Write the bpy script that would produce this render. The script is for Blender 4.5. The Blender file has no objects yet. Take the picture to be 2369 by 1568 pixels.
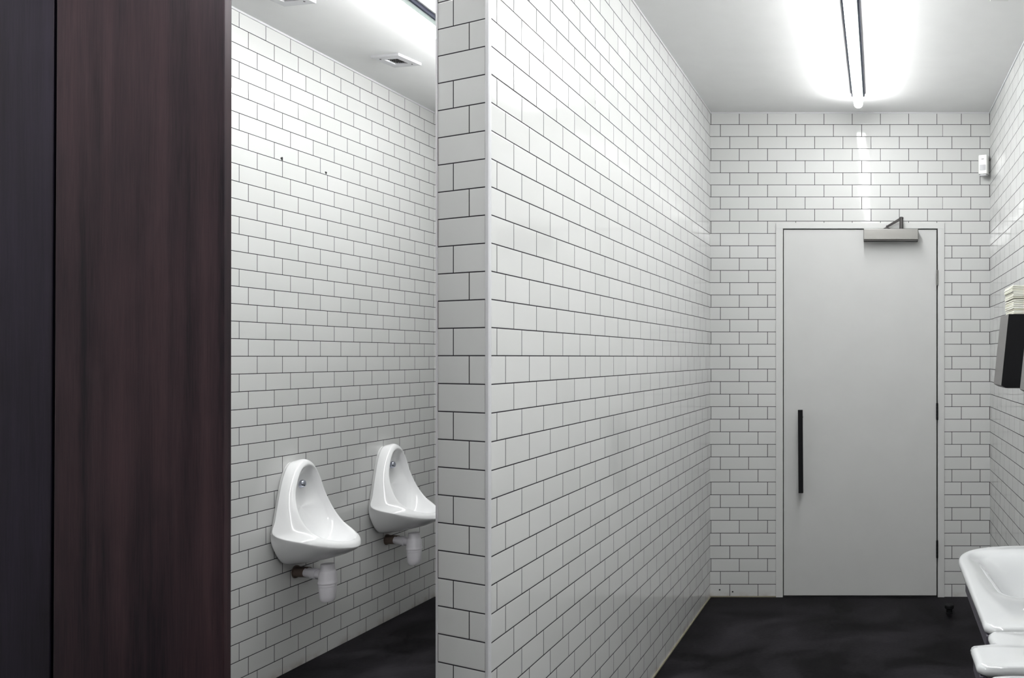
import bpy, bmesh, math, random
from mathutils import Vector, Matrix
random.seed(7)
S = bpy.context.scene
COL = S.collection

# ------------------------------------------------------------------ camera
F = 2131.0; VX = 2036.0; VY = 826.0; EYE = 1.321; ZB = 5.074; CEIL = 2.6686
cd = bpy.data.cameras.new('camera'); cam = bpy.data.objects.new('camera', cd); COL.objects.link(cam)
cam.location = (0, 0, EYE); cam.rotation_euler = (math.pi/2, 0, 0)
cd.sensor_fit = 'HORIZONTAL'; cd.sensor_width = 36; cd.lens = F/2369*36
cd.shift_x = (1184.5-VX)/2369; cd.shift_y = (VY-784)/2369
cd.clip_start = 0.02
S.camera = cam
# ------------------------------------------------------------------ world, exposure
w = bpy.data.worlds.new('world'); S.world = w; w.use_nodes = True
w.node_tree.nodes['Background'].inputs[0].default_value = (0, 0, 0, 1)
w.node_tree.nodes['Background'].inputs[1].default_value = 0
S.view_settings.view_transform = 'Standard'; S.view_settings.look = 'None'
S.view_settings.gamma = 1; S.view_settings.exposure = 0.07
S.view_settings.use_curve_mapping = False
LAMP = 78.0                     # emission of the tube diffusers
LAMP_COL = (0.985, 1.0, 0.99, 1)

def P(x, y, Z):                  # point at photo position (x, y) and depth Z
    return Vector(((x-VX)*Z/F, Z, EYE-(y-VY)*Z/F))
def PX(x, Z): return (x-VX)*Z/F
def PZ(y, Z): return EYE-(y-VY)*Z/F

# ------------------------------------------------------------------ materials
def new_mat(name):
    m = bpy.data.materials.new(name); m.use_nodes = True
    nt = m.node_tree; b = nt.nodes['Principled BSDF']
    return m, nt, b
def simple(name, col, rough=0.5, metal=0.0, spec=0.5, coat=0.0):
    m, nt, b = new_mat(name)
    b.inputs['Roughness'].default_value = rough
    b.inputs['Metallic'].default_value = metal
    b.inputs['Specular IOR Level'].default_value = spec
    b.inputs['Coat Weight'].default_value = coat
    tc = nt.nodes.new('ShaderNodeTexCoord'); nz = nt.nodes.new('ShaderNodeTexNoise')
    nz.inputs['Scale'].default_value = 9; nz.inputs['Detail'].default_value = 3
    nt.links.new(tc.outputs['Object'], nz.inputs['Vector'])
    mx = nt.nodes.new('ShaderNodeMix'); mx.data_type = 'RGBA'
    mx.inputs[6].default_value = (*[c*0.97 for c in col], 1)
    mx.inputs[7].default_value = (*[min(1, c*1.03) for c in col], 1)
    nt.links.new(nz.outputs['Fac'], mx.inputs[0]); nt.links.new(mx.outputs[2], b.inputs['Base Color'])
    return m

class NG:                        # tiny node-graph helper
    def __init__(s, nt): s.nt = nt
    def val(s, v):
        n = s.nt.nodes.new('ShaderNodeValue'); n.outputs[0].default_value = v; return n.outputs[0]
    def m(s, op, a, b=None, c=None, clamp=False):
        n = s.nt.nodes.new('ShaderNodeMath'); n.operation = op; n.use_clamp = clamp
        for i, v in enumerate((a, b, c)):
            if v is None: continue
            if isinstance(v, (int, float)): n.inputs[i].default_value = v
            else: s.nt.links.new(v, n.inputs[i])
        return n.outputs[0]
    def ss(s, x, a, b, lo=0.0, hi=1.0):
        n = s.nt.nodes.new('ShaderNodeMapRange'); n.interpolation_type = 'SMOOTHSTEP'
        s.nt.links.new(x, n.inputs[0])
        for i, v in zip((1, 2, 3, 4), (a, b, lo, hi)): n.inputs[i].default_value = v
        return n.outputs[0]

TW, TH = 0.1557, 0.0684
def tile_material(name, T, seed, seal=True):
    """glazed one-third-bond wall tiles; UV is counted in tiles (u) and courses from the ceiling (v)"""
    m, nt, b = new_mat(name); g = NG(nt); L = nt.links
    uv = nt.nodes.new('ShaderNodeUVMap'); uv.uv_map = 'UVMap'
    sp = nt.nodes.new('ShaderNodeSeparateXYZ'); L.new(uv.outputs[0], sp.inputs[0])
    u, v = sp.outputs[0], sp.outputs[1]
    row = g.m('FLOOR', v)
    sh = g.m('DIVIDE', g.m('FLOORED_MODULO', row, 3.0), 3.0)
    u2 = g.m('SUBTRACT', u, sh)
    cu = g.m('FLOOR', u2)
    fu = g.m('SUBTRACT', u2, cu); fv = g.m('SUBTRACT', v, row)
    lu = g.m('SUBTRACT', fu, 0.5); lv = g.m('SUBTRACT', fv, 0.5)
    du = g.m('MULTIPLY', g.m('SUBTRACT', 0.5, g.m('ABSOLUTE', lu)), TW)
    dv = g.m('MULTIPLY', g.m('SUBTRACT', 0.5, g.m('ABSOLUTE', lv)), TH)
    d = g.m('MINIMUM', du, dv)
    tile = g.ss(d, 0.0011, 0.0018)
    # random per tile
    cx = nt.nodes.new('ShaderNodeCombineXYZ'); L.new(cu, cx.inputs[0]); L.new(row, cx.inputs[1]); cx.inputs[2].default_value = seed
    wn = nt.nodes.new('ShaderNodeTexWhiteNoise'); wn.noise_dimensions = '3D'; L.new(cx.outputs[0], wn.inputs['Vector'])
    sc = nt.nodes.new('ShaderNodeSeparateColor'); L.new(wn.outputs['Color'], sc.inputs[0])
    # colour
    tc = nt.nodes.new('ShaderNodeTexCoord')
    nz = nt.nodes.new('ShaderNodeTexNoise'); nz.inputs['Scale'].default_value = 6; nz.inputs['Detail'].default_value = 4
    L.new(tc.outputs['Object'], nz.inputs['Vector'])
    t1 = nt.nodes.new('ShaderNodeMix'); t1.data_type = 'RGBA'
    t1.inputs[6].default_value = (0.55, 0.553, 0.545, 1); t1.inputs[7].default_value = (0.60, 0.60, 0.597, 1)
    L.new(g.m('MULTIPLY', g.m('ADD', sc.outputs[2], nz.outputs['Fac']), 0.5), t1.inputs[0])
    # grime on the course at the floor
    nz2 = nt.nodes.new('ShaderNodeTexNoise'); nz2.inputs['Scale'].default_value = 11; nz2.inputs['Detail'].default_value = 6
    L.new(tc.outputs['Object'], nz2.inputs['Vector'])
    gr = g.m('MULTIPLY', g.ss(v, 38.35, 39.0), g.ss(nz2.outputs['Fac'], 0.38, 0.72), clamp=True)
    t2 = nt.nodes.new('ShaderNodeMix'); t2.data_type = 'RGBA'; t2.inputs[7].default_value = (0.30, 0.24, 0.20, 1)
    L.new(g.m('MULTIPLY', gr, 0.6), t2.inputs[0]); L.new(t1.outputs[2], t2.inputs[6])
    # grout
    t3 = nt.nodes.new('ShaderNodeMix'); t3.data_type = 'RGBA'
    t3.inputs[6].default_value = (0.022, 0.018, 0.024, 1)
    L.new(tile, t3.inputs[0]); L.new(t2.outputs[2], t3.inputs[7]); L.new(t3.outputs[2], b.inputs['Base Color'])
    rg = nt.nodes.new('ShaderNodeMapRange'); L.new(tile, rg.inputs[0])
    rg.inputs[3].default_value = 0.85; rg.inputs[4].default_value = 0.055
    L.new(rg.outputs[0], b.inputs['Roughness'])
    sg = nt.nodes.new('ShaderNodeMapRange'); L.new(tile, sg.inputs[0]); sg.inputs[3].default_value = 0.1; sg.inputs[4].default_value = 0.36
    L.new(sg.outputs[0], b.inputs['Specular IOR Level'])
    # slightly uneven setting of every tile, pillowed edges, wavy glaze
    wv = nt.nodes.new('ShaderNodeTexNoise'); wv.inputs['Scale'].default_value = 14; wv.inputs['Detail'].default_value = 1
    L.new(tc.outputs['Object'], wv.inputs['Vector'])
    ws = nt.nodes.new('ShaderNodeSeparateColor'); L.new(wv.outputs['Color'], ws.inputs[0])
    def tilt(r, loc, dist, wave, flip):
        a = g.m('MULTIPLY', g.m('SUBTRACT', r, 0.5), 0.013)
        e = g.m('MULTIPLY', g.m('SIGN', loc), g.ss(dist, 0.0012, 0.0045, 0.16, 0.0))
        e2 = g.m('MULTIPLY', loc, 0.002)
        wq = g.m('MULTIPLY', g.m('SUBTRACT', wave, 0.5), 0.006)
        t = g.m('ADD', g.m('ADD', a, e), g.m('ADD', e2, wq))
        return g.m('MULTIPLY', t, flip)
    ta = tilt(sc.outputs[0], lu, du, ws.outputs[0], 1.0)
    tb = tilt(sc.outputs[1], lv, dv, ws.outputs[1], -1.0)
    geo = nt.nodes.new('ShaderNodeNewGeometry')
    def vs(vec, k):
        n = nt.nodes.new('ShaderNodeVectorMath'); n.operation = 'SCALE'; n.inputs[0].default_value = vec; L.new(k, n.inputs['Scale']); return n.outputs[0]
    def va(a, c):
        n = nt.nodes.new('ShaderNodeVectorMath'); n.operation = 'ADD'; L.new(a, n.inputs[0]); L.new(c, n.inputs[1]); return n.outputs[0]
    nn = nt.nodes.new('ShaderNodeVectorMath'); nn.operation = 'NORMALIZE'
    L.new(va(va(geo.outputs['Normal'], vs(T, ta)), vs((0, 0, 1), tb)), nn.inputs[0])
    L.new(nn.outputs[0], b.inputs['Normal'])
    return m

M = {}
M['paint'] = simple('ceiling_paint', (0.82, 0.82, 0.82), 0.7, spec=0.25)
M['trim'] = simple('white_trim', (0.56, 0.56, 0.58), 0.35)
M['door'] = simple('door_paint', (0.525, 0.525, 0.52), 0.45, spec=0.35)
M['frame'] = simple('frame_paint', (0.56, 0.56, 0.555), 0.45, spec=0.35)
M['dark'] = simple('dark_gap', (0.01, 0.01, 0.012), 0.8)
M['black'] = simple('black_satin', (0.006, 0.006, 0.007), 0.6, spec=0.15)
M['steel'] = simple('brushed_steel', (0.22, 0.215, 0.205), 0.38, metal=1.0)
M['dsteel'] = simple('dark_steel', (0.09, 0.085, 0.085), 0.4, metal=0.9)
M['chrome'] = simple('chrome', (0.50, 0.52, 0.60), 0.12, metal=1.0)
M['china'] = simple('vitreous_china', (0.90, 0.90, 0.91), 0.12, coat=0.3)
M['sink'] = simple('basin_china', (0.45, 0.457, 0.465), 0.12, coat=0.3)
M['band'] = simple('dark_band', (0.045, 0.04, 0.055), 0.5)
M['plastic'] = simple('white_plastic', (0.70, 0.68, 0.72), 0.38)
M['brown'] = simple('stained_plastic', (0.12, 0.085, 0.07), 0.6)
M['pir'] = simple('sensor_plastic', (0.88, 0.88, 0.86), 0.25)
M['lens'] = simple('sensor_lens', (0.55, 0.55, 0.57), 0.4)
M['grey'] = simple('dispenser_grey', (0.155, 0.148, 0.146), 0.5)
M['housing'] = simple('lamp_housing', (0.60, 0.68, 0.66), 0.5)
M['hdark'] = simple('lamp_gap_shade', (0.05, 0.055, 0.10), 0.5)  # dark blue paints the shade between lamp housing and ceiling
M['caulk'] = simple('cream_caulk', (0.22, 0.20, 0.145), 0.6)
M['grille'] = simple('vent_void', (0.02, 0.02, 0.025), 0.8)

def lamp_mat(name, k):
    m = bpy.data.materials.new(name); m.use_nodes = True; nt = m.node_tree
    nt.nodes.remove(nt.nodes['Principled BSDF'])
    e = nt.nodes.new('ShaderNodeEmission'); e.inputs[0].default_value = LAMP_COL; e.inputs[1].default_value = LAMP*k
    nt.links.new(e.outputs[0], nt.nodes['Material Output'].inputs[0]); return m
M['lamp'] = lamp_mat('lamp_diffuser', 1.0)
M['lamp2'] = lamp_mat('dimmer_lamp_diffuser', 0.84)

def paper_mat():
    m, nt, b = new_mat('paper_towel'); g = NG(nt); L = nt.links
    tc = nt.nodes.new('ShaderNodeTexCoord')
    nz = nt.nodes.new('ShaderNodeTexNoise'); nz.inputs['Scale'].default_value = 1.0; nz.inputs['Detail'].default_value = 4
    mp = nt.nodes.new('ShaderNodeMapping'); mp.inputs['Scale'].default_value = (6, 3, 160)
    L.new(tc.outputs['Object'], mp.inputs[0]); L.new(mp.outputs[0], nz.inputs['Vector'])
    r = nt.nodes.new('ShaderNodeValToRGB'); L.new(nz.outputs['Fac'], r.inputs[0])
    r.color_ramp.elements[0].position = 0.35; r.color_ramp.elements[0].color = (0.50, 0.49, 0.38, 1)
    r.color_ramp.elements[1].position = 0.62; r.color_ramp.elements[1].color = (0.82, 0.82, 0.76, 1)
    L.new(r.outputs[0], b.inputs['Base Color']); b.inputs['Roughness'].default_value = 0.8
    return m
M['paper'] = paper_mat()

def wood(name, dark, light, off):
    m, nt, b = new_mat(name); L = nt.links
    tc = nt.nodes.new('ShaderNodeTexCoord')
    mp = nt.nodes.new('ShaderNodeMapping'); mp.inputs['Scale'].default_value = (26, 26, 0.9); mp.inputs['Location'].default_value = (off, 0, off*3)
    L.new(tc.outputs['Object'], mp.inputs[0])
    n1 = nt.nodes.new('ShaderNodeTexNoise'); n1.inputs['Scale'].default_value = 1; n1.inputs['Detail'].default_value = 6; n1.inputs['Roughness'].default_value = 0.6
    n1.inputs['Distortion'].default_value = 0.3
    L.new(mp.outputs[0], n1.inputs['Vector'])
    mp2 = nt.nodes.new('ShaderNodeMapping'); mp2.inputs['Scale'].default_value = (400, 400, 14)
    L.new(tc.outputs['Object'], mp2.inputs[0])
    n2 = nt.nodes.new('ShaderNodeTexNoise'); n2.inputs['Scale'].default_value = 1; n2.inputs['Detail'].default_value = 3
    L.new(mp2.outputs[0], n2.inputs['Vector'])
    mp3 = nt.nodes.new('ShaderNodeMapping'); mp3.inputs['Scale'].default_value = (5, 5, 2.2)
    L.new(tc.outputs['Object'], mp3.inputs[0])
    n3 = nt.nodes.new('ShaderNodeTexNoise'); n3.inputs['Scale'].default_value = 1; n3.inputs['Detail'].default_value = 3
    L.new(mp3.outputs[0], n3.inputs['Vector'])
    g = NG(nt)
    f = g.m('ADD', g.m('MULTIPLY', n1.outputs['Fac'], 0.55), g.m('ADD', g.m('MULTIPLY', n2.outputs['Fac'], 0.25), g.m('MULTIPLY', n3.outputs['Fac'], 0.25)))
    r = nt.nodes.new('ShaderNodeValToRGB'); L.new(f, r.inputs[0])
    e = r.color_ramp.elements
    e[0].position = 0.42; e[0].color = (*dark, 1); e[1].position = 0.66; e[1].color = (*light, 1)
    mid = e.new(0.52); mid.color = (*[(a*0.6+c*0.4) for a, c in zip(dark, light)], 1)
    L.new(r.outputs[0], b.inputs['Base Color'])
    b.inputs['Roughness'].default_value = 0.33; b.inputs['Specular IOR Level'].default_value = 0.30; b.inputs['Specular Tint'].default_value = (1.0, 0.86, 0.98, 1)
    return m
M['wood'] = wood('dark_veneer', (0.0008, 0.0003, 0.0014), (0.032, 0.0165, 0.0185), 0)
M['wood2'] = wood('darker_veneer', (0.0008, 0.0006, 0.0022), (0.012, 0.010, 0.019), 5)

def floor_mat():
    m, nt, b = new_mat('black_polished_concrete'); L = nt.links; g = NG(nt)
    tc = nt.nodes.new('ShaderNodeTexCoord')
    n1 = nt.nodes.new('ShaderNodeTexNoise'); n1.inputs['Scale'].default_value = 2.2; n1.inputs['Detail'].default_value = 7; n1.inputs['Roughness'].default_value = 0.62; n1.inputs['Distortion'].default_value = 0.6
    L.new(tc.outputs['Object'], n1.inputs['Vector'])
    n2 = nt.nodes.new('ShaderNodeTexNoise'); n2.inputs['Scale'].default_value = 60; n2.inputs['Detail'].default_value = 4
    L.new(tc.outputs['Object'], n2.inputs['Vector'])
    f = g.m('ADD', g.m('MULTIPLY', n1.outputs['Fac'], 0.85), g.m('MULTIPLY', n2.outputs['Fac'], 0.15))
    r = nt.nodes.new('ShaderNodeValToRGB'); L.new(f, r.inputs[0]); e = r.color_ramp.elements
    e[0].position = 0.42; e[0].color = (0.0012, 0.0009, 0.0016, 1); e[1].position = 0.64; e[1].color = (0.025, 0.023, 0.027, 1)
    L.new(r.outputs[0], b.inputs['Base Color'])
    rr = g.ss(n1.outputs['Fac'], 0.3, 0.7, 0.45, 0.65); L.new(rr, b.inputs['Roughness'])
    b.inputs['Specular IOR Level'].default_value = 0.05
    return m
M['floor'] = floor_mat()

# ------------------------------------------------------------------ mesh helpers
def link(name, me, parent=None, label=None):
    o = bpy.data.objects.new(name, me); COL.objects.link(o)
    if parent is not None: o.parent = parent
    if label: o['label'] = label
    return o
def finish(bm, name, mats, parent=None, smooth=False, label=None, bevel=0, seg=2):
    bmesh.ops.recalc_face_normals(bm, faces=bm.faces)
    me = bpy.data.meshes.new(name); bm.to_mesh(me); bm.free()
    for mm in (mats if isinstance(mats, (list, tuple)) else [mats]): me.materials.append(mm)
    if smooth:
        for p in me.polygons: p.use_smooth = True
    o = link(name, me, parent, label)
    if bevel:
        md = o.modifiers.new('bevel', 'BEVEL'); md.width = bevel; md.segments = seg; md.limit_method = 'ANGLE'; md.angle_limit = math.radians(40)
        for p in me.polygons: p.use_smooth = True
        wn = o.modifiers.new('wn', 'WEIGHTED_NORMAL'); wn.keep_sharp = True
    return o
def add_box(bm, x0, x1, y0, y1, z0, z1):
    vs = [bm.verts.new((x, y, z)) for z in (z0, z1) for y in (y0, y1) for x in (x0, x1)]
    for f in ((0, 1, 3, 2), (4, 6, 7, 5), (0, 4, 5, 1), (2, 3, 7, 6), (0, 2, 6, 4), (1, 5, 7, 3)):
        bm.faces.new([vs[i] for i in f])
def add_hex(bm, pts):            # eight corners: bottom four (ccw), top four
    vs = [bm.verts.new(p) for p in pts]
    for f in ((3, 2, 1, 0), (4, 5, 6, 7), (0, 1, 5, 4), (1, 2, 6, 5), (2, 3, 7, 6), (3, 0, 4, 7)):
        bm.faces.new([vs[i] for i in f])
def box(name, x0, x1, y0, y1, z0, z1, mat, parent=None, bevel=0, label=None, seg=2):
    bm = bmesh.new(); add_box(bm, x0, x1, y0, y1, z0, z1)
    return finish(bm, name, mat, parent, bevel=bevel, label=label, seg=seg)
def add_lathe(bm, prof, axis_o, axis_d, n=32):   # prof: list of (r, h)
    axis_o = Vector(axis_o); d = Vector(axis_d).normalized()
    a = d.orthogonal().normalized(); c = d.cross(a)
    rings = []
    for r, h in prof:
        if r < 1e-6: rings.append([bm.verts.new(axis_o+d*h)]); continue
        rings.append([bm.verts.new(axis_o+d*h+(a*math.cos(t)+c*math.sin(t))*r) for t in [2*math.pi*i/n for i in range(n)]])
    for A, B in zip(rings, rings[1:]):
        for i in range(n):
            j = (i+1) % n
            if len(A) == 1 and len(B) == 1: continue
            if len(A) == 1: bm.faces.new((A[0], B[i], B[j]))
            elif len(B) == 1: bm.faces.new((A[i], A[j], B[0]))
            else: bm.faces.new((A[i], A[j], B[j], B[i]))
def add_prism(bm, poly, z0, z1):
    lo = [bm.verts.new((x, y, z0)) for x, y in poly]; hi = [bm.verts.new((x, y, z1)) for x, y in poly]
    n = len(poly); bm.faces.new(lo[::-1]); bm.faces.new(hi)
    for i in range(n): bm.faces.new((lo[i], lo[(i+1) % n], hi[(i+1) % n], hi[i]))
def empty(name, loc, label=None, cat=None, group=None, kind=None):
    o = bpy.data.objects.new(name, None); COL.objects.link(o); o.location = loc; o.empty_display_size = 0.05
    if label: o['label'] = label
    if cat: o['category'] = cat
    if group: o['group'] = group
    if kind: o['kind'] = kind
    return o
def adopt(root, *obs):           # keep world positions while parenting
    for o in obs:
        o.parent = root; o.matrix_parent_inverse = Matrix.Translation(-Vector(root.location))

# ------------------------------------------------------------------ courses of tile, shared by all walls
KN = [(0, 260), (9, 511.5), (20, 824.5), (30, 1114.9), (39, 1380.8)]
def course_z(v):
    for (a, ya), (c, yc) in zip(KN, KN[1:]):
        if v <= c: break
    y = ya+(yc-ya)*(v-a)/(c-a)
    return EYE-(y-VY)/420.0
ROWS = [course_z(v) for v in range(40)]; ROWS[0] = CEIL; ROWS[39] = 0.0

def tiled(bm, pts, us, mi, hole=None):
    """vertical sheet along pts [(x,y)...] with tile coordinate us; front face faces right of travel when viewed from above"""
    lay = (bm.loops.layers.uv.get('UVMap') or bm.loops.layers.uv.new('UVMap'))
    grid = [[bm.verts.new((x, y, z)) for z in ROWS] for x, y in pts]
    for i in range(len(pts)-1):
        for r in range(39):
            if hole and hole(i, r): continue
            q = [(i, r), (i, r+1), (i+1, r+1), (i+1, r)]
            f = bm.faces.new([grid[a][c] for a, c in q]); f.material_index = mi
            for lp, (a, c) in zip(f.loops, q): lp[lay].uv = (us[a], c)
    return grid
def mesh_obj(bm, name, mats, kind='structure', parent=None):
    me = bpy.data.meshes.new(name); bm.to_mesh(me); bm.free()
    for mm in mats: me.materials.append(mm)
    o = link(name, me, parent)
    if kind: o['kind'] = kind
    return o

T_back = tile_material('tiles_back', (1, 0, 0), 1.0)
T_left = tile_material('tiles_left', (0, 1, 0), 2.0)
T_right = tile_material('tiles_right', (0, 1, 0), 3.0)
T_part = tile_material('tiles_partition', (0, 1, 0), 4.0)

YN = -1.9                        # wall behind the camera
XL = lambda Z: -2.455-(ZB-Z)*0.0247
XR = lambda Z: 0.605+(ZB-Z)*0.0107

# back wall with a door opening
DX0, DX1, DTOP = PX(1797, ZB), PX(2183, ZB), PZ(517, ZB)
xs = [XL(ZB)-0.15] + [PX(x, ZB) for x in (1200, 1500, 1797, 1990, 2168, 2181, 2183, 2240)] + [XR(ZB)+0.15]
def ub(X):
    x = VX+X*F/ZB; u = (x-1710.2)/65.35
    if x > 2168: u += 0.138*min(1, (x-2168)/13)
    return u
bm = bmesh.new(); lay = (bm.loops.layers.uv.get('UVMap') or bm.loops.layers.uv.new('UVMap'))
VD = 9 + (517-511.5)/(824.5-511.5)*11
zs = list(ROWS); 
def sheet(bm, x0, x1, v0, v1):
    vsn = [v0]+[v for v in (9, 20, 30) if v0 < v < v1]+[v1]
    for a, c in zip(vsn, vsn[1:]):
        q = [(x0, c), (x1, c), (x1, a), (x0, a)]
        f = bm.faces.new([bm.verts.new((x, ZB, course_z(v) if v not in (0, 39) else (CEIL if v == 0 else 0))) for x, v in q])
        for lp, (x, v) in zip(f.loops, q): lp[lay].uv = (ub(x), v)
for a, c in zip(xs, xs[1:]):
    inside = a >= DX0-1e-6 and c <= DX1+1e-6
    sheet(bm, a, c, 0, VD if inside else 39)
# body of the wall behind the tiles, with the reveal of the opening
for (a, c, z0, z1) in ((xs[0], DX0, 0, CEIL), (DX1, xs[-1], 0, CEIL), (DX0, DX1, DTOP, CEIL)):
    add_box(bm, a, c, ZB+0.0005, ZB+0.15, z0, z1)
wall_back = mesh_obj(bm, 'wall_back', [T_back])

# left wall
def uL(Z): return (Z/(F*abs(XL(Z)))-0.0006744)/2.938e-5
bm = bmesh.new(); Zs = [YN+(ZB-YN)*i/40 for i in range(41)]
tiled(bm, [(XL(z), z) for z in Zs], [uL(z) for z in Zs], 0)
pts = [(XL(YN)-0.15, YN), (XL(YN)-0.0005, YN), (XL(ZB)-0.0005, ZB), (XL(ZB)-0.15, ZB)]
add_prism(bm, pts, 0, CEIL)
wall_left = mesh_obj(bm, 'wall_left', [T_left])
# right wall
bm = bmesh.new()
tiled(bm, [(XR(z), z) for z in Zs[::-1]], [(z-2.25)/0.1557+0.4 for z in Zs[::-1]], 0)
add_prism(bm, [(XR(YN)+0.0005, YN), (XR(YN)+0.15, YN), (XR(ZB)+0.15, ZB), (XR(ZB)+0.0005, ZB)], 0, CEIL)
wall_right = mesh_obj(bm, 'wall_right', [T_right])
# wall behind the camera (plain tiles)
bm = bmesh.new()
tiled(bm, [(XR(YN), YN), (XL(YN), YN)], [20, 0], 0)
add_box(bm, XL(YN)-0.15, XR(YN)+0.15, YN-0.15, YN-0.0005, 0, CEIL)
wall_front = mesh_obj(bm, 'wall_front', [T_back])

# partition
ZN = 2.211; XPR = PX(1134, ZN)          # right face
ZE = 2.219; XE = PX(1123, ZE)           # end face, right side
ZL = 2.294; XEL = PX(1013, ZL)          # end face, left side
XPL = PX(1009, ZL+0.004)
T_end = tile_material('tiles_partition_end', tuple((Vector((XE, ZE, 0))-Vector((XEL, ZL, 0))).normalized()), 5.0)
bm = bmesh.new()
Zp = [ZN+(ZB-ZN)*i/24 for i in range(25)]
tiled(bm, [(XPR, z) for z in Zp[::-1]][::-1][::1], [(z-2.2504)/0.1557+1/3 for z in Zp], 0)
tiled(bm, [(XEL, ZL), (XE, ZE)], [0.0, 1.0], 1)
tiled(bm, [(XPL, ZB), (XPL, ZL+0.01)], [10, -8], 2)
add_prism(bm, [(XEL+0.0005, ZL+0.001), (XE-0.0005, ZE+0.002), (XPR-0.0006, ZN+0.012), (XPR-0.0006, ZB), (XPL+0.0006, ZB), (XPL+0.0006, ZL+0.012)], 0, CEIL)
for f in bm.faces: pass
wall_partition = mesh_obj(bm, 'wall_partition', [T_part, T_end, T_left])
# corner trims of the partition
bm = bmesh.new()
add_prism(bm, [(XE, ZE-0.0015), (XE+0.004, ZE-0.0075), (XPR-0.003, ZN-0.0055), (XPR+0.0008, ZN-0.001), (XPR+0.0012, ZN+0.004), (XPR-0.003, ZN+0.010), (XE, ZE+0.006)], 0, CEIL)
finish(bm, 'trim_1', M['trim'], bevel=0.0015)['kind'] = 'structure'
bm = bmesh.new()
add_prism(bm, [(XPL-0.0015, ZL+0.004), (XEL-0.0005, ZL-0.002), (XEL+0.0006, ZL+0.003), (XPL+0.002, ZL+0.012), (XPL-0.0015, ZL+0.012)], 0, CEIL)
finish(bm, 'trim_2', M['trim'], bevel=0.0008)['kind'] = 'structure'
# corner beads and cream sealant at floor and ceiling
def strip(name, x0, y0, x1, y1, z0, z1, wd, mat):
    d = Vector((x1-x0, y1-y0, 0)).normalized(); n = Vector((-d.y, d.x, 0))*wd
    bm = bmesh.new(); add_prism(bm, [(x0, y0), (x1, y1), (x1+n.x, y1+n.y), (x0+n.x, y0+n.y)], z0, z1)
    o = finish(bm, name, mat); o['kind'] = 'structure'; return o
strip('trim_3', XPR, ZB, XPR, ZN+0.01, 0, 0.006, 0.005, M['caulk'])
strip('trim_4', XPR, ZB, DX0, ZB, 0, 0.006, -0.004, M['caulk'])
strip('trim_5', XR(ZB), ZB, XR(YN), YN, CEIL-0.007, CEIL, -0.005, M['trim'])
strip('trim_6', XPR, ZB, XPR, ZN+0.01, CEIL-0.007, CEIL, 0.005, M['trim'])
strip('trim_7', XPR, ZB, XR(ZB), ZB, CEIL-0.007, CEIL, -0.005, M['trim'])
strip('trim_8', XL(ZB), ZB, XL(YN), YN, CEIL-0.008, CEIL, 0.006, M['trim'])
strip('trim_9', XL(ZB), ZB, XPL, ZB, CEIL-0.007, CEIL, -0.005, M['trim'])

# floor and ceiling
f = box('floor', XL(YN)-0.15, XR(YN)+0.15, YN-0.15, ZB+0.15, -0.1, 0, M['floor']); f['kind'] = 'structure'
c = box('ceiling', XL(YN)-0.15, XR(YN)+0.15, YN-0.15, ZB+0.15, CEIL, CEIL+0.1, M['paint']); c['kind'] = 'structure'

# chipped holes in the urinal wall and at the foot of the back wall
def chip(px, py, w, h, name='chipped_hole'):
    Z = 3.7
    for _ in range(20): Z = F*abs(XL(Z))/(VX-px)
    p = P(px, py, Z); bm = bmesh.new()
    k = 9; front = []; 
    for i in range(k):
        t = 2*math.pi*i/k; r = 1+0.25*math.sin(3*t+px)
        front.append((p.y+math.cos(t)*w*r, p.z+math.sin(t)*h*r))
    a = [bm.verts.new((XL(y)+0.0006, y, z)) for y, z in front]
    b_ = [bm.verts.new((XL(y)-0.0002, y, z)) for y, z in front]
    bm.faces.new(a); bm.faces.new(b_[::-1])
    for i in range(k): bm.faces.new((a[i], b_[i], b_[(i+1) % k], a[(i+1) % k]))
    finish(bm, name, M['dark'], parent=wall_left)
chip(652, 367, 0.0075, 0.0075); chip(754, 399.5, 0.007, 0.006)
for px, py in ((1665, 1364), (1695, 1368.5)):
    p = P(px, py, ZB); bm = bmesh.new()
    add_lathe(bm, [(0, -0.001), (0.0045, -0.001), (0.0045, 0.001), (0, 0.001)], p, (0, -1, 0), 10)
    finish(bm, 'chipped_spot', M['dark'], parent=wall_back)

# ------------------------------------------------------------------ door
door = empty('door_1', (PX(1990, ZB), ZB, 0), kind='structure')
LY = ZB+0.002                    # face of the leaf
lx0, lx1 = PX(1813.3, LY), PX(2166.7, LY); lz1 = PZ(531.2, LY); lz0 = 0.008
leaf = box('door_leaf', lx0, lx1, LY, LY+0.04, lz0, lz1, M['door'], bevel=0.001)
bm = bmesh.new(); FY = ZB-0.006; g0, g1, gt = PX(1811.2, ZB), PX(2169.5, ZB), PZ(528.8, ZB)
add_prism(bm, [(DX0-0.004, FY), (g0, FY), (g0, ZB+0.06), (DX0+0.002, ZB+0.06), (DX0+0.002, ZB), (DX0-0.004, ZB-0.0002)], 0, gt)
add_prism(bm, [(g1, FY), (DX1+0.004, FY), (DX1+0.004, ZB-0.0002), (DX1-0.002, ZB), (DX1-0.002, ZB+0.06), (g1, ZB+0.06)], 0, gt)
add_box(bm, DX0-0.004, DX1+0.004, FY, ZB-0.0002, gt, DTOP+0.003)
add_box(bm, DX0, DX1, ZB-0.0002, ZB+0.06, gt, DTOP)
fr = finish(bm, 'door_frame', M['frame'], bevel=0.001)
bm = bmesh.new(); add_box(bm, g0+0.0001, g1-0.0001, ZB+0.046, ZB+0.058, 0.0005, gt-0.0001)
back = finish(bm, 'door_rebate', M['dark'])
bm = bmesh.new(); add_box(bm, g0, g1, ZB-0.0, ZB+0.045, 0.0, 0.002)
sill = finish(bm, 'threshold', M['dark'])
adopt(door, leaf, fr, back, sill)
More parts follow.
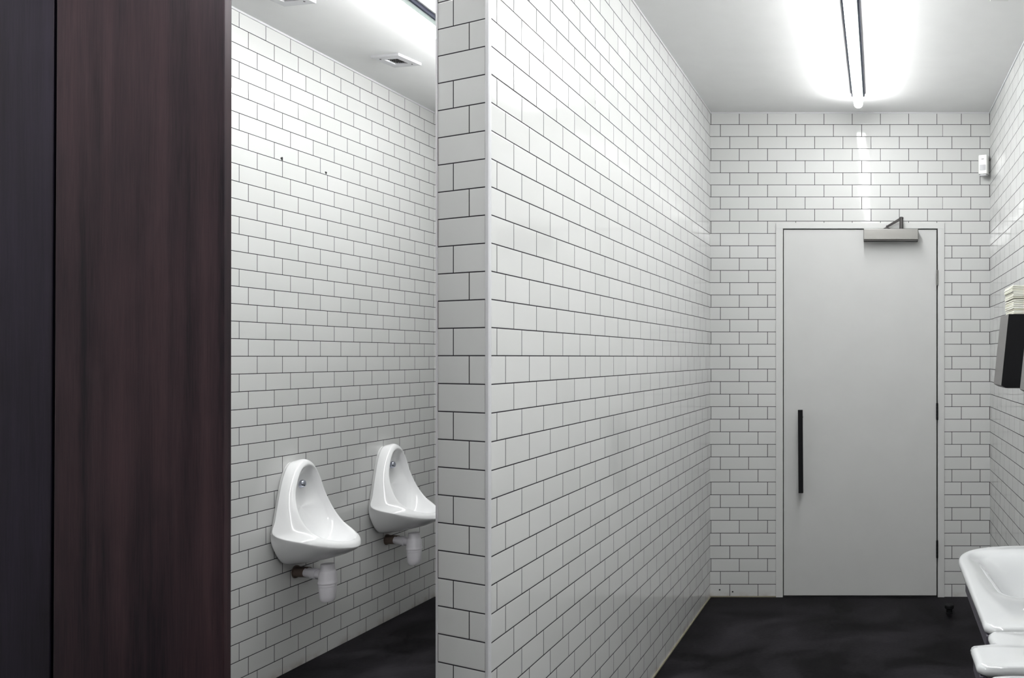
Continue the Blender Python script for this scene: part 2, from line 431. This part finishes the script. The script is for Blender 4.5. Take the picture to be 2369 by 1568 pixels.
# handle: square black pull bar on two standoffs
hd = empty_none = None
hy = ZB-0.055
bm = bmesh.new()
x0, x1 = PX(1846.2, hy), PX(1856.8, hy)
sl = PX(1.4+VX, hy)
zt, zb = PZ(948, hy), PZ(1140, hy)
add_hex(bm, [(x0+sl, hy-0.011, zb), (x1+sl, hy-0.011, zb), (x1+sl, hy+0.011, zb), (x0+sl, hy+0.011, zb), (x0, hy-0.011, zt), (x1, hy-0.011, zt), (x1, hy+0.011, zt), (x0, hy+0.011, zt)])
handle = finish(bm, 'pull_handle', M['black'], bevel=0.001, label='black square bar pull handle')
adopt(door, handle)
for yy in (966, 1119):
    bm = bmesh.new(); add_lathe(bm, [(0, 0), (0.007, 0), (0.007, 0.05), (0, 0.05)], ((x0+x1)/2+0.004, hy+0.008, PZ(yy, hy)), (0, 1, 0), 16)
    so = finish(bm, 'standoff', M['dsteel'], smooth=False); so.parent = handle; so.matrix_parent_inverse = Matrix.Translation(-Vector(door.location))@Matrix.Identity(4)
    so.matrix_parent_inverse = (door.matrix_world.inverted()) if False else Matrix.Identity(4)
# hinges
for i, (ya, yb, mt) in enumerate(((624.5, 660.5, 'steel'), (932, 971, 'black'), (1249, 1290, 'black'))):
    bm = bmesh.new(); xh = PX(2167.8, ZB); za, zb2 = PZ(ya, ZB), PZ(yb, ZB); h = za-zb2
    prof = [(0, 0)]
    for k in range(5):
        prof += [(0.0058, h*(k/5)+0.0008), (0.0058, h*((k+1)/5)-0.0008), (0.0048, h*((k+1)/5)-0.0004), (0.0048, h*((k+1)/5)+0.0004)] if k < 4 else [(0.0058, h*(k/5)+0.0008), (0.0058, h-0.001), (0.004, h), (0, h)]
    add_lathe(bm, prof, (xh, ZB-0.009, zb2), (0, 0, 1), 20)
    add_box(bm, xh-0.0012, xh+0.0012, ZB-0.008, ZB+0.03, zb2+0.002, za-0.002)
    hg = finish(bm, 'hinge', M[mt], label='bright steel butt hinge' if i == 0 else 'dark butt hinge', smooth=False)
    adopt(door, hg)
# closer
cy0 = ZB-0.062
cx0, cx1, cz1, cz0 = PX(1997.5, cy0), PX(2124.5, cy0), PZ(528.5, cy0), PZ(556, cy0)
body = box('closer_body', cx0, cx1, cy0, ZB-0.001, cz0+0.004, cz1, M['steel'], bevel=0.0035, label='brushed steel door closer box', seg=3)
plate = box('closer_base', cx0+0.001, cx1-0.001, cy0+0.004, ZB-0.001, cz0, cz0+0.0038, M['dsteel'])
adopt(door, body, plate)
bm = bmesh.new()
pv = P(2085, 529, cy0+0.03); top = P(2085.5, 503.5, cy0+0.03)
add_lathe(bm, [(0, -0.004), (0.0105, -0.004), (0.0105, (top-pv).length-0.006), (0.012, (top-pv).length-0.005), (0.012, (top-pv).length), (0.009, (top-pv).length+0.004), (0, (top-pv).length+0.004)], pv, top-pv, 20)
spin = finish(bm, 'closer_spindle', M['dsteel'], smooth=False)
bm = bmesh.new()
a0 = P(2082, 507, cy0+0.028); a1 = P(2050, 525.5, cy0+0.045)
d = (a1-a0).normalized(); up = Vector((0, 1, 0)); sd = d.cross(up).normalized()
hw, ht = 0.0075, 0.004
crn = []
for q, s1 in ((a0, 1), (a1, 0.7)):
    crn += [q+sd*hw*s1+up*ht, q-sd*hw*s1+up*ht, q-sd*hw*s1-up*ht, q+sd*hw*s1-up*ht]
add_hex(bm, crn)
arm = finish(bm, 'closer_arm', M['dsteel'], bevel=0.0012)
bm = bmesh.new(); q = P(2052, 528.4, ZB-0.03)
add_lathe(bm, [(0.020, -0.002), (0.020, 0.0005), (0.012, 0.004), (0.005, 0.008), (0, 0.009)], q, (0, 0, 1), 20)
add_lathe(bm, [(0, 0), (0.004, 0), (0.004, 0.016), (0, 0.018)], q, (0, 0, 1), 12)
foot = finish(bm, 'closer_bracket', M['dsteel'])
adopt(door, spin, arm, foot)

# ------------------------------------------------------------------ ceiling lamps
def lamp(label, xc, z_far, z_near, lm):
    root = empty('batten_light', (xc, (z_far+z_near)/2, CEIL), label, 'ceiling light', 'strip lights on the ceiling')
    a, b_ = z_near, z_far
    ch = box('shadow_gap_spacer', xc-0.034, xc+0.034, a, b_-0.05, CEIL-0.016, CEIL-0.0003, M['hdark'], bevel=0.001)
    hs = box('housing', xc-0.026, xc+0.026, a, b_-0.03, CEIL-0.0375, CEIL-0.0162, M['housing'], bevel=0.002)
    # U-shaped diffuser, rounded at both ends
    bm = bmesh.new(); n = 14; r = 0.0225; prof = [(r*math.cos(math.pi*i/n), -r*math.sin(math.pi*i/n)*1.0) for i in range(n+1)]
    rings = []
    for (yy, k) in ((a, 0.6), (a+0.012, 1.0), (b_-0.02, 1.0), (b_-0.008, 0.9), (b_, 0.55)):
        rings.append([bm.verts.new((xc+px*k, yy, CEIL-0.0378-0.005*(k > .95)+pz*k)) for px, pz in prof])
    for A, B in zip(rings, rings[1:]):
        for i in range(n): bm.faces.new((A[i], A[i+1], B[i+1], B[i]))
        bm.faces.new((A[n], A[0], B[0], B[n]))
    bm.faces.new(rings[0]); bm.faces.new(rings[-1][::-1])
    df = finish(bm, 'diffuser', lm, smooth=True)
    bm = bmesh.new(); add_lathe(bm, [(0, 0), (0.005, 0), (0.004, 0.004), (0, 0.005)], (xc, b_-0.001, CEIL-0.046), (0, 1, 0), 12)
    cp = finish(bm, 'end_screw', M['dark'])
    adopt(root, ch, hs, df, cp)
    return root
lamp('glowing white strip light on the ceiling in front of the white door', -0.112, 4.765, -0.7, M['lamp'])
lamp('white strip light on the ceiling of the urinal bay, left of the tiled partition', -1.785, 4.76, -0.7, M['lamp2'])

# ------------------------------------------------------------------ ceiling vents
def vent(label, X, Y, rot):
    r0 = empty('ceiling_vent', (X, Y, CEIL), label, 'vent', 'exhaust grilles over the urinals')
    r0.rotation_euler = (0, 0, rot)
    bm = bmesh.new(); h = 0.072; g = 0.034
    lo, hi = -0.012, -0.0004
    # plate with a square hole, edges thick
    for (x0, x1, y0, y1) in ((-h, h, -h, -g), (-h, h, g, h), (-h, -g, -g, g), (g, h, -g, g)):
        add_box(bm, x0, x1, y0, y1, lo, hi)
    pl = finish(bm, 'vent_plate', M['trim']); pl.parent = r0
    bm = bmesh.new(); add_box(bm, -g, g, -g, g, -0.003, -0.0006)
    vd = finish(bm, 'vent_throat', M['grille']); vd.parent = r0
    bm = bmesh.new(); n = 6
    for i in range(1, n):
        t = -g+2*g*i/n
        add_box(bm, t-0.0012, t+0.0012, -g, g, -0.0060, -0.0035); add_box(bm, -g, g, t-0.0012, t+0.0012, -0.0058, -0.0038)
    gd = finish(bm, 'vent_grid', M['dsteel']); gd.parent = r0
    for sx, sy in ((-0.045, -0.045), (0.045, 0.045)):
        bm = bmesh.new(); add_lathe(bm, [(0, 0), (0.004, 0), (0.003, 0.002), (0, 0.002)], (sx, sy, lo), (0, 0, -1), 10)
        sc = finish(bm, 'screw', M['dsteel']); sc.parent = r0
vent('square white ceiling vent over the urinals, the one seen whole', -2.187, 4.165, math.radians(-13))
vent('square white ceiling vent cut off by the top edge, nearer than the other', -2.216, 3.425, math.radians(-13))
# small square fitting on the ceiling near the right wall
fx = empty('ceiling_sensor', (0.447, 3.424, CEIL), 'small square white fitting on the ceiling near the right wall', 'ceiling fitting')
b1 = box('fitting_base', -0.0345, 0.0345, -0.05, 0.036, -0.012, -0.0004, M['pir'], bevel=0.002); b1.parent = fx
bm = bmesh.new(); add_lathe(bm, [(0.022, 0), (0.018, 0.006), (0.008, 0.010), (0, 0.011)], (0, -0.018, -0.0118), (0, 0, -1), 20)
b2 = finish(bm, 'fitting_lens', M['pir'], smooth=True); b2.parent = fx

# ------------------------------------------------------------------ motion sensor in the corner
sx, sy = 0.575, ZB-0.045
ms = empty('motion_sensor', (sx, sy, PZ(407, sy)), 'white motion sensor high in the far right corner beside the door wall', 'sensor')
ms.rotation_euler = (math.radians(0), 0, math.radians(-20))
bm = bmesh.new(); H = 0.112; W = 0.026
prof = [(-W, 0.02), (-W, -0.012), (-W*0.8, -0.02), (W*0.8, -0.02), (W, -0.012), (W, 0.02)]
add_prism(bm, prof, 0.008, H)
o1 = finish(bm, 'sensor_case', M['pir'], bevel=0.003, seg=3); o1.parent = ms
bm = bmesh.new()
add_prism(bm, [(-W*0.8, 0.016), (-W*0.8, -0.008), (-W*0.6, -0.014), (W*0.6, -0.014), (W*0.8, -0.008), (W*0.8, 0.016)], 0.0, 0.0078)
o2 = finish(bm, 'sensor_base', M['lens'], bevel=0.001); o2.parent = ms
bm = bmesh.new(); N = 8
arc = [(-0.017+0.034*i/N, -0.0202-0.004*math.sin(math.pi*i/N)) for i in range(N+1)]
add_prism(bm, arc+[(0.017, -0.0195), (-0.017, -0.0195)], 0.028, 0.058)
o3 = finish(bm, 'sensor_lens', M['lens'], label='grey curved lens window'); o3.parent = ms
bm = bmesh.new(); add_box(bm, -0.007, 0.007, -0.0212, -0.0195, 0.088, 0.091)
o4 = finish(bm, 'indicator', M['dsteel']); o4.parent = ms
ms.location = (0.5655, ZB-0.040, PZ(407, ZB-0.04))

# ------------------------------------------------------------------ door stop
dp = Vector((PX(2196, 4.76), 4.76, 0))
ds = empty('door_stop', dp, 'small black door stop on the dark floor beside the door frame', 'door stop')
bm = bmesh.new(); add_lathe(bm, [(0, 0.0002), (0.019, 0.0002), (0.019, 0.003), (0.0155, 0.005), (0.0155, 0.024), (0, 0.024)], (0, 0, 0), (0, 0, 1), 28)
finish(bm, 'stop_base', M['black']).parent = ds
bm = bmesh.new(); add_lathe(bm, [(0, 0.024), (0.0225, 0.024), (0.0245, 0.027), (0.0245, 0.039), (0.022, 0.043), (0.008, 0.044), (0, 0.042)], (0, 0, 0), (0, 0, 1), 28)
finish(bm, 'rubber_cap', M['black'], smooth=False).parent = ds

# ------------------------------------------------------------------ wood cubicle front
ZW = 1.70
def panel(name, xt0, xt1, xb0, xb1, ya, yb, mat, label, cat, z0=0.0, z1=CEIL-0.001):
    # x given as photo positions at y=0 and y=1568
    def X(xt, xb, z):
        y = VY-(z-EYE)*F/ZW; return PX(xt+(xb-xt)*y/1568, ZW)
    bm = bmesh.new()
    pts = []
    for z in (z0, z1):
        pts += [(X(xt0, xb0, z), ya, z), (X(xt1, xb1, z), ya, z), (X(xt1, xb1, z), yb, z), (X(xt0, xb0, z), yb, z)]
    add_hex(bm, pts)
    return bm
pn = empty('cubicle_panel', (PX(330, ZW), ZW, 0), 'wide dark brown wood cubicle panel left of the opening to the urinals', 'cubicle panel')
bm = panel('x', 131, 519, 122, 517, ZW, ZW+0.0204, M['wood'], '', '')
o = finish(bm, 'panel_board', M['wood'], bevel=0.002, seg=3); adopt(pn, o)
dn = empty('cubicle_door', (PX(40, ZW), ZW, 0), 'darker wood cubicle door at the far left edge, beside the wide wood panel', 'cubicle door')
bm = panel('x', -165, 120.5, -165, 111, ZW+0.004, ZW+0.024, M['wood2'], '', '', 0.012, CEIL-0.012)
o = finish(bm, 'door_board', M['wood2'], bevel=0.002); adopt(dn, o)
jb = box('cubicle_jamb', PX(90, ZW), PX(165, ZW), ZW+0.026, ZW+0.05, 0, CEIL-0.001, M['dark'])
jb.name = 'stop_rail'; adopt(pn, jb)

# ------------------------------------------------------------------ urinals
def interp(tab, t):
    # Catmull-Rom through table rows (t, values...)
    for i in range(len(tab)-1):
        if t <= tab[i+1][0]+1e-9: break
    p1, p2 = tab[i], tab[i+1]
    def mir(r): return (-r[0], -r[1], *r[2:])            # mirror about t=0 (s changes sign)
    p0 = tab[i-1] if i > 0 else (2*tab[0][0]-tab[1][0], -tab[1][1], *tab[1][2:])
    p3 = tab[i+2] if i+2 < len(tab) else (2*tab[-1][0]-tab[-2][0], -tab[-2][1], *tab[-2][2:])
    h = p2[0]-p1[0]; x = (t-p1[0])/h; out = []
    for k in range(1, len(p1)):
        m1 = (p2[k]-p0[k])/(p2[0]-p0[0])*h; m2 = (p3[k]-p1[k])/(p3[0]-p1[0])*h
        x2, x3 = x*x, x*x*x
        out.append((2*x3-3*x2+1)*p1[k]+(x3-2*x2+x)*m1+(-2*x3+3*x2)*p2[k]+(x3-x2)*m2)
    return out
# rows: t, s (along wall), p (out of wall), z
Et = [(0, 0, .000, .886), (.12, .048, .000, .874), (.25, .086, .002, .827), (.4, .118, .004, .742), (.55, .143, .006, .658), (.66, .163, .012, .600), (.78, .160, .118, .570), (.9, .098, .215, .537), (1, 0, .262, .522)]
Wt = [(0, 0, -.023, .880), (.12, .038, -.023, .864), (.25, .068, -.023, .815), (.4, .094, -.023, .73), (.55, .116, -.023, .645), (.66, .130, -.023, .590), (.78, .125, -.023, .535), (.9, .075, -.023, .465), (1, 0, -.023, .450)]
Rt = [(0, 0, .052, .866), (.12, .040, .053, .854), (.25, .073, .056, .812), (.4, .099, .064, .742), (.55, .114, .092, .668), (.66, .116, .130, .615), (.78, .100, .182, .577), (.9, .055, .222, .557), (1, 0, .240, .552)]
def sd_(ang): return ang
def urinal_mesh():
    bm = bmesh.new(); N = 96
    rings = []
    ts = []
    for i in range(N):
        a = i/N*2; s = 1 if a <= 1 else -1; t = a if a <= 1 else 2-a
        ts.append((s, t))
    def ring(fn):
        rr = []
        for s, t in ts:
            q = fn(t); rr.append(bm.verts.new((q[1], s*q[0], q[2])))
        rings.append(rr)
    W = lambda t: interp(Wt, t); E = lambda t: interp(Et, t); R = lambda t: interp(Rt, t)
    # underside / side, from the wall to the edge
    for j in range(0, 11):
        q = 1-j/10.0
        def fn(t, q=q):
            w_, e_ = W(t), E(t); an = q*math.pi/2
            return (w_[0]+(e_[0]-w_[0])*math.cos(an)**1.25, w_[1]+(e_[1]-w_[1])*math.cos(an)**1.35, e_[2]+(w_[2]-e_[2])*math.sin(an)**1.3)
        ring(fn)
    # outer surface between edge and rim, rounded over
    for j in range(1, 9):
        k = j/8.0
        def fn(t, k=k):
            e_, r_ = E(t), R(t)
            o = [e_[i]+(r_[i]-e_[i])*k for i in range(3)]
            up = max(0, 1-t/0.66)
            bulge = math.sin(math.pi*k)
            o[0] += 0.006*bulge*min(1, t*3)*(1 if t < .9 else (1-t)*10)
            o[1] += (0.008*up+0.004)*bulge
            o[2] += (0.012*up*max(0, 1-t*3)+0.003)*bulge
            return o
        ring(fn)
    # rounded shoulder and recess
    C = (0, 0.020, 0.690)
    for j in range(1, 16):
        k = (j/15.0)**1.25
        def fn(t, k=k):
            r_ = R(t)
            kk = min(k, 0.995)
            o = [r_[i]+(C[i]-r_[i])*kk for i in range(3)]
            lo = max(0, (t-.45)/.55); lo = lo*lo*(3-2*lo)
            dep = 0.012+0.098*lo
            prof = math.sin(math.pi*min(1, k*1.0)**0.72)
            dx, dz = (-1+0.25*lo, -0.95*lo)
            o[1] += dep*prof*dx*0.72 - (1-lo)*0.016*min(1, k*5)*(1-k)
            o[2] += dep*prof*dz
            # steeper side walls
            o[0] *= 1+0.22*math.sin(math.pi*k)
            return o
        ring(fn)
    for A, B in zip(rings, rings[1:]):
        for i in range(N):
            j = (i+1) % N; bm.faces.new((A[i], A[j], B[j], B[i]))
    bm.faces.new(rings[0][::-1]); bm.faces.new(rings[-1])
    cl = bm.edges.layers.float.get('crease_edge') or bm.edges.layers.float.new('crease_edge')
    eset = {v: i for i, v in enumerate(rings[10])}
    for e in bm.edges:
        if e.verts[0] in eset and e.verts[1] in eset:
            t = ts[eset[e.verts[0]]][1]
            if t > 0.62: e[cl] = 0.75
    return bm
def urinal(label, X, Y):
    r0 = empty('urinal', (X, Y, 0), label, 'urinal', 'wall urinals')
    bm = urinal_mesh()
    bowl = finish(bm, 'bowl', M['china'], smooth=True); bowl.parent = r0
    sb = bowl.modifiers.new('s', 'SUBSURF'); sb.levels = 1; sb.render_levels = 1
    # flush button
    bm = bmesh.new()
    add_lathe(bm, [(0, 0), (0.017, 0), (0.0185, 0.004), (0.0165, 0.010), (0.0165, 0.016), (0.013, 0.024), (0.007, 0.027), (0, 0.0275)], (0.012, 0, 0.786), (1, 0, 0.12), 24)
    b_ = finish(bm, 'flush_spreader', M['chrome'], smooth=True, label='small chrome knob'); b_.parent = r0
    # bottle trap
    px = 0.133
    bm = bmesh.new()
    add_lathe(bm, [(0, 0.450), (0.026, 0.450), (0.027, 0.424), (0.030, 0.420), (0.0335, 0.412), (0.0345, 0.385), (0.036, 0.377), (0.037, 0.374), (0.0365, 0.369), (0.0345, 0.368), (0.0345, 0.357), (0.0335, 0.356), (0.0335, 0.350), (0.031, 0.315), (0.029, 0.302), (0.024, 0.293), (0.012, 0.290), (0, 0.290)], (px, 0, 0), (0, 0, 1), 32)
    tr = finish(bm, 'bottle_trap', M['plastic'], smooth=True, label='white plastic bottle trap'); tr.parent = r0
    for p in tr.data.polygons: p.use_smooth = True
    tr.modifiers.new('e', 'EDGE_SPLIT').split_angle = math.radians(35)
    bm = bmesh.new()
    add_lathe(bm, [(0.019, 0), (0.019, 0.028), (0.0235, 0.029), (0.0235, 0.052), (0.020, 0.055), (0.020, 0.085)], (px-0.02, 0.002, 0.402), (-1, 0.22, 0.10), 24)
    wp = finish(bm, 'waste_pipe', M['plastic'], smooth=True); wp.parent = r0; wp.modifiers.new('e', 'EDGE_SPLIT').split_angle = math.radians(35)
    bm = bmesh.new()
    add_lathe(bm, [(0.0, 0.0), (0.0215, 0), (0.0225, 0.03), (0.0225, 0.058), (0.027, 0.059), (0.027, 0.0655), (0, 0.0655)], (0.042, 0.022, 0.410), (-1, 0.12, 0.0), 24)
    cr = finish(bm, 'wall_collar', M['brown'], smooth=False, label='brown stained pipe collar'); cr.parent = r0
    return r0
urinal('white wall urinal with bottle trap, the nearer one, seen whole', -2.463, 3.885)
urinal('white wall urinal partly hidden behind the tiled partition edge', -2.447, 4.575)

# ------------------------------------------------------------------ hand towel dispensers
def dispenser(label, y_near, y_far):
    r0 = empty('towel_dispenser', (XR(y_near), (y_near+y_far)/2, 1.20), label, 'dispenser', 'grey wall dispensers')
    yc = (y_near+y_far)/2; hl = (y_far-y_near)/2; zb_, zt_ = 0.0, 0.290
    # profile in (x from wall, z): slanted front, chamfered bottom
    xt, xb = -0.118, -0.147
    bm = bmesh.new()
    wallx = XR(yc)-XR(y_near)-0.001
    def sect(y, ins):
        return [(wallx, y, zb_+0.004+ins), (xb+0.018, y, zb_+ins), (xb+ins*0.3, y, zb_+0.010+ins), (xt+ins*0.3, y, zt_-ins), (wallx, y, zt_-ins)]
    A = [bm.verts.new(p) for p in sect(-hl, 0)]; B = [bm.verts.new(p) for p in sect(hl, 0)]
    bm.faces.new(A[::-1]); bm.faces.new(B)
    for i in range(5): bm.faces.new((A[i], A[(i+1) % 5], B[(i+1) % 5], B[i]))
    o = finish(bm, 'cover', M['grey'], bevel=0.002, label='grey metal cover'); o.parent = r0
    for y0, y1 in ((-hl-0.0025, -hl-0.0002), (hl+0.0002, hl+0.0025)):
        bm = bmesh.new()
        A = [bm.verts.new(p) for p in sect(y0, 0.001)]; B = [bm.verts.new(p) for p in sect(y1, 0.001)]
        bm.faces.new(A[::-1]); bm.faces.new(B)
        for i in range(5): bm.faces.new((A[i], A[(i+1) % 5], B[(i+1) % 5], B[i]))
        o = finish(bm, 'side_panel', M['black'], label='black side panel'); o.parent = r0
    bm = bmesh.new(); add_box(bm, xb+0.03, -0.03, -hl+0.03, hl-0.03, -0.0015, 0.006)
    o = finish(bm, 'paper_slot', M['dark']); o.parent = r0
    return r0
dispenser('grey and black towel dispenser on the right wall with folded paper on top', 3.603, 3.837)
dispenser('grey dispenser cut off by the right edge of the photo', 2.94, 3.17)
# two bundles of folded paper on the far dispenser
def bundle(label, z0, z1, x0, sag, y0=3.625, y1=3.865):
    bm = bmesh.new(); n = 8; k = 10; zz = [z0+(z1-z0)*i/n for i in range(n+1)]
    xw = XR(3.85)-0.002
    layers = []
    for i in range(n):
        a, c = zz[i]+0.0006, zz[i+1]-0.0006
        j = random.uniform(-0.0025, 0.0025); t = random.uniform(-0.002, 0.002)
        lo, hi = [], []
        ys = [y0+t+(y1-y0)*q/k for q in range(k+1)]
        xsn = [x0+j+(xw-x0-j)*q/6 for q in range(7)]
        loop = [(x, y0+t) for x in xsn]+[(xw, y) for y in ys[1:]]+[(x, y1+t) for x in xsn[::-1][1:]]+[(x0+j, y) for y in ys[::-1][1:-1]]
        def zoff(x, y): return sag*math.sin(math.pi*(x-x0)/(xw-x0)*0.8)*(i/n)
        lo = [bm.verts.new((x, y, a+(zoff(x, y) if i else 0))) for x, y in loop]
        hi = [bm.verts.new((x, y, c+zoff(x, y))) for x, y in loop]
        m_ = len(loop); bm.faces.new(lo[::-1]); bm.faces.new(hi)
        for q in range(m_): bm.faces.new((lo[q], lo[(q+1) % m_], hi[(q+1) % m_], hi[q]))
    o = finish(bm, 'paper_towel_bundle', M['paper'])
    o['label'] = label; o['category'] = 'paper towels'; o['group'] = 'bundles of folded paper towels'
    return o
bundle('lower bundle of folded paper towels, lying on the towel dispenser', 1.4915, 1.549, 0.527, 0.002)
bundle('upper bundle of folded paper towels, on top of the other bundle', 1.5525, 1.606, 0.523, -0.004)

# ------------------------------------------------------------------ basins
def rounded(poly, rads, seg=6):
    out = []
    n = len(poly)
    for i in range(n):
        p = Vector(poly[i]); a = Vector(poly[i-1]); b_ = Vector(poly[(i+1) % n]); r = rads[i]
        if r <= 0: out += [tuple(p)]*1; continue
        da = (a-p).normalized(); db = (b_-p).normalized()
        for k in range(seg+1):
            t = k/seg
            q = (p+da*r)*(1-t)**2+p*2*t*(1-t)+(p+db*r)*t**2
            out.append(tuple(q))
    return out
def resample(loop, n):
    L = [Vector(p) for p in loop]; d = [0]
    for i in range(len(L)): d.append(d[-1]+(L[(i+1) % len(L)]-L[i]).length)
    tot = d[-1]; out = []
    for k in range(n):
        s = tot*k/n; i = 0
        while d[i+1] < s: i += 1
        seg = d[i+1]-d[i]; t = (s-d[i])/seg if seg > 0 else 0
        out.append(L[i].lerp(L[(i+1) % len(L)], t))
    return out
RIM = EYE-0.47
def basin(label, outer, rads, bowl, bowl_r, depth, hole=None, band=None):
    """outer, bowl: plan outlines (x, y), counter-clockwise, first corner at the wall"""
    cx = sum(p[0] for p in outer)/len(outer); cyy = sum(p[1] for p in outer)/len(outer)
    r0 = empty('wash_basin', (cx, cyy, RIM), label, 'sink', 'wall basins on the right wall')
    N = 144
    O = resample(rounded(outer, rads, 10), N)
    B = resample(rounded(bowl, bowl_r, 10), N)
    c = Vector((cx, cyy)); bc = sum((Vector(p) for p in bowl), Vector((0, 0)))/len(bowl)
    # align the start of both loops by angle around the bowl centre
    import bisect
    def byang(L):
        res = []
        angs = [math.atan2(p.y-bc.y, p.x-bc.x) for p in L]
        n = len(L)
        for k in range(N):
            th = -math.pi+2*math.pi*(k+0.5)/N
            d = Vector((math.cos(th), math.sin(th))); best = None
            for i in range(n):
                p, q = L[i]-bc, L[(i+1) % n]-bc; e = q-p
                den = d.x*e.y-d.y*e.x
                if abs(den) < 1e-12: continue
                t = (p.x*e.y-p.y*e.x)/den; s = (p.x*d.y-p.y*d.x)/den
                if t > 0 and -1e-6 <= s <= 1+1e-6 and (best is None or t > best): best = t
            res.append(bc+d*(best or 0.01))
        return res
    OA, BA = byang(O), byang(B)
    bm = bmesh.new(); rings = []
    def ring(L, z): rings.append([bm.verts.new((p.x-cx, p.y-cyy, z)) for p in L])
    def toward(L, k): return [p.lerp(bc, k) for p in L]
    def inset(L, d): return [p+(bc-p).normalized()*d for p in L]
    wall = max(p[0] for p in outer)
    def keep(L):                                   # keep the wall side against the wall
        return L
    ring(inset(OA, 0.15), -0.155); ring(inset(OA, 0.10), -0.130); ring(inset(OA, 0.065), -0.080); ring(inset(OA, 0.045), -0.040); ring(inset(OA, 0.022), -0.020)
    ring(inset(OA, 0.004), -0.0155); ring(OA, -0.012); ring(OA, -0.008); ring(inset(OA, 0.002), -0.003); ring(inset(OA, 0.006), -0.0006); ring(inset(OA, 0.012), 0.0)
    ring([a.lerp(b_, 0.6) for a, b_ in zip(OA, BA)], -0.0005); ring([a.lerp(b_, 0.85) for a, b_ in zip(OA, BA)], -0.0015)
    for k in range(0, 19):
        a = k/18
        ring(toward(BA, 0.97*a), -0.004-depth*(1-math.cos(math.pi*min(1, a*1.45)))/2)
    for A, Bq in zip(rings, rings[1:]):
        for i in range(N):
            j = (i+1) % N; bm.faces.new((A[i], A[j], Bq[j], Bq[i]))
    bm.faces.new(rings[0][::-1]); bm.faces.new(rings[-1])
    o = finish(bm, 'basin_body', M['sink'], smooth=True); o.parent = r0
    bm = bmesh.new(); add_lathe(bm, [(0, 0.0), (0.020, 0.0), (0.022, 0.003), (0.012, 0.004), (0, 0.003)], (bc.x-cx, bc.y-cyy, -depth-0.003), (0, 0, 1), 24)
    o = finish(bm, 'drain', M['chrome'], smooth=True); o.parent = r0
    if band:  # plain dark band just below the front lip
        bm = bmesh.new(); x0, y0, x1, y1 = band
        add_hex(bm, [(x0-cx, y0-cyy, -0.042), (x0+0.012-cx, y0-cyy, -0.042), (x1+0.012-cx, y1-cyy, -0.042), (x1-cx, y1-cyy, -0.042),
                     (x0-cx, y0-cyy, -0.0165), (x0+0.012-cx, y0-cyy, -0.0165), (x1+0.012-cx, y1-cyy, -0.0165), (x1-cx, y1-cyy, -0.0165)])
        o = finish(bm, 'front_band', M['band'], bevel=0.002, label='dark band under the front lip'); o.parent = r0
    if hole:
        bm = bmesh.new(); add_lathe(bm, [(0, 0), (0.017, 0), (0.0165, 0.0015), (0.010, 0.003), (0, 0.0035)], (hole[0]-cx, hole[1]-cyy, -0.001), (0, 0, 1), 24)
        o = finish(bm, 'tap_hole_cover', M['lens'], smooth=True, label='grey tap hole cover'); o.parent = r0
    return r0
X0 = 0.181
w1 = XR(2.0)-0.003
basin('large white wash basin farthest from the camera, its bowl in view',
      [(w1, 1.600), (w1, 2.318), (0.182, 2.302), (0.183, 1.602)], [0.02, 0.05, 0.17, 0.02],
      [(w1-0.09, 1.80), (w1-0.09, 2.262), (0.208, 2.235), (0.232, 1.80)], [0.1, 0.1, 0.09, 0.1], 0.115, hole=(0.283, 1.715), band=(0.186, 1.61, 0.186, 2.01))
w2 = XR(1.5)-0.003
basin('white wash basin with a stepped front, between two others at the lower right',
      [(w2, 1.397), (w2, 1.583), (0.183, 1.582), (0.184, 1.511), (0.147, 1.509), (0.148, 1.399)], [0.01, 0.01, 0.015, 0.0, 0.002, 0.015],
      [(w2-0.09, 1.44), (w2-0.09, 1.55), (0.33, 1.55), (0.33, 1.44)], [0.03, 0.03, 0.03, 0.03], 0.07, band=(0.152, 1.405, 0.152, 1.503))
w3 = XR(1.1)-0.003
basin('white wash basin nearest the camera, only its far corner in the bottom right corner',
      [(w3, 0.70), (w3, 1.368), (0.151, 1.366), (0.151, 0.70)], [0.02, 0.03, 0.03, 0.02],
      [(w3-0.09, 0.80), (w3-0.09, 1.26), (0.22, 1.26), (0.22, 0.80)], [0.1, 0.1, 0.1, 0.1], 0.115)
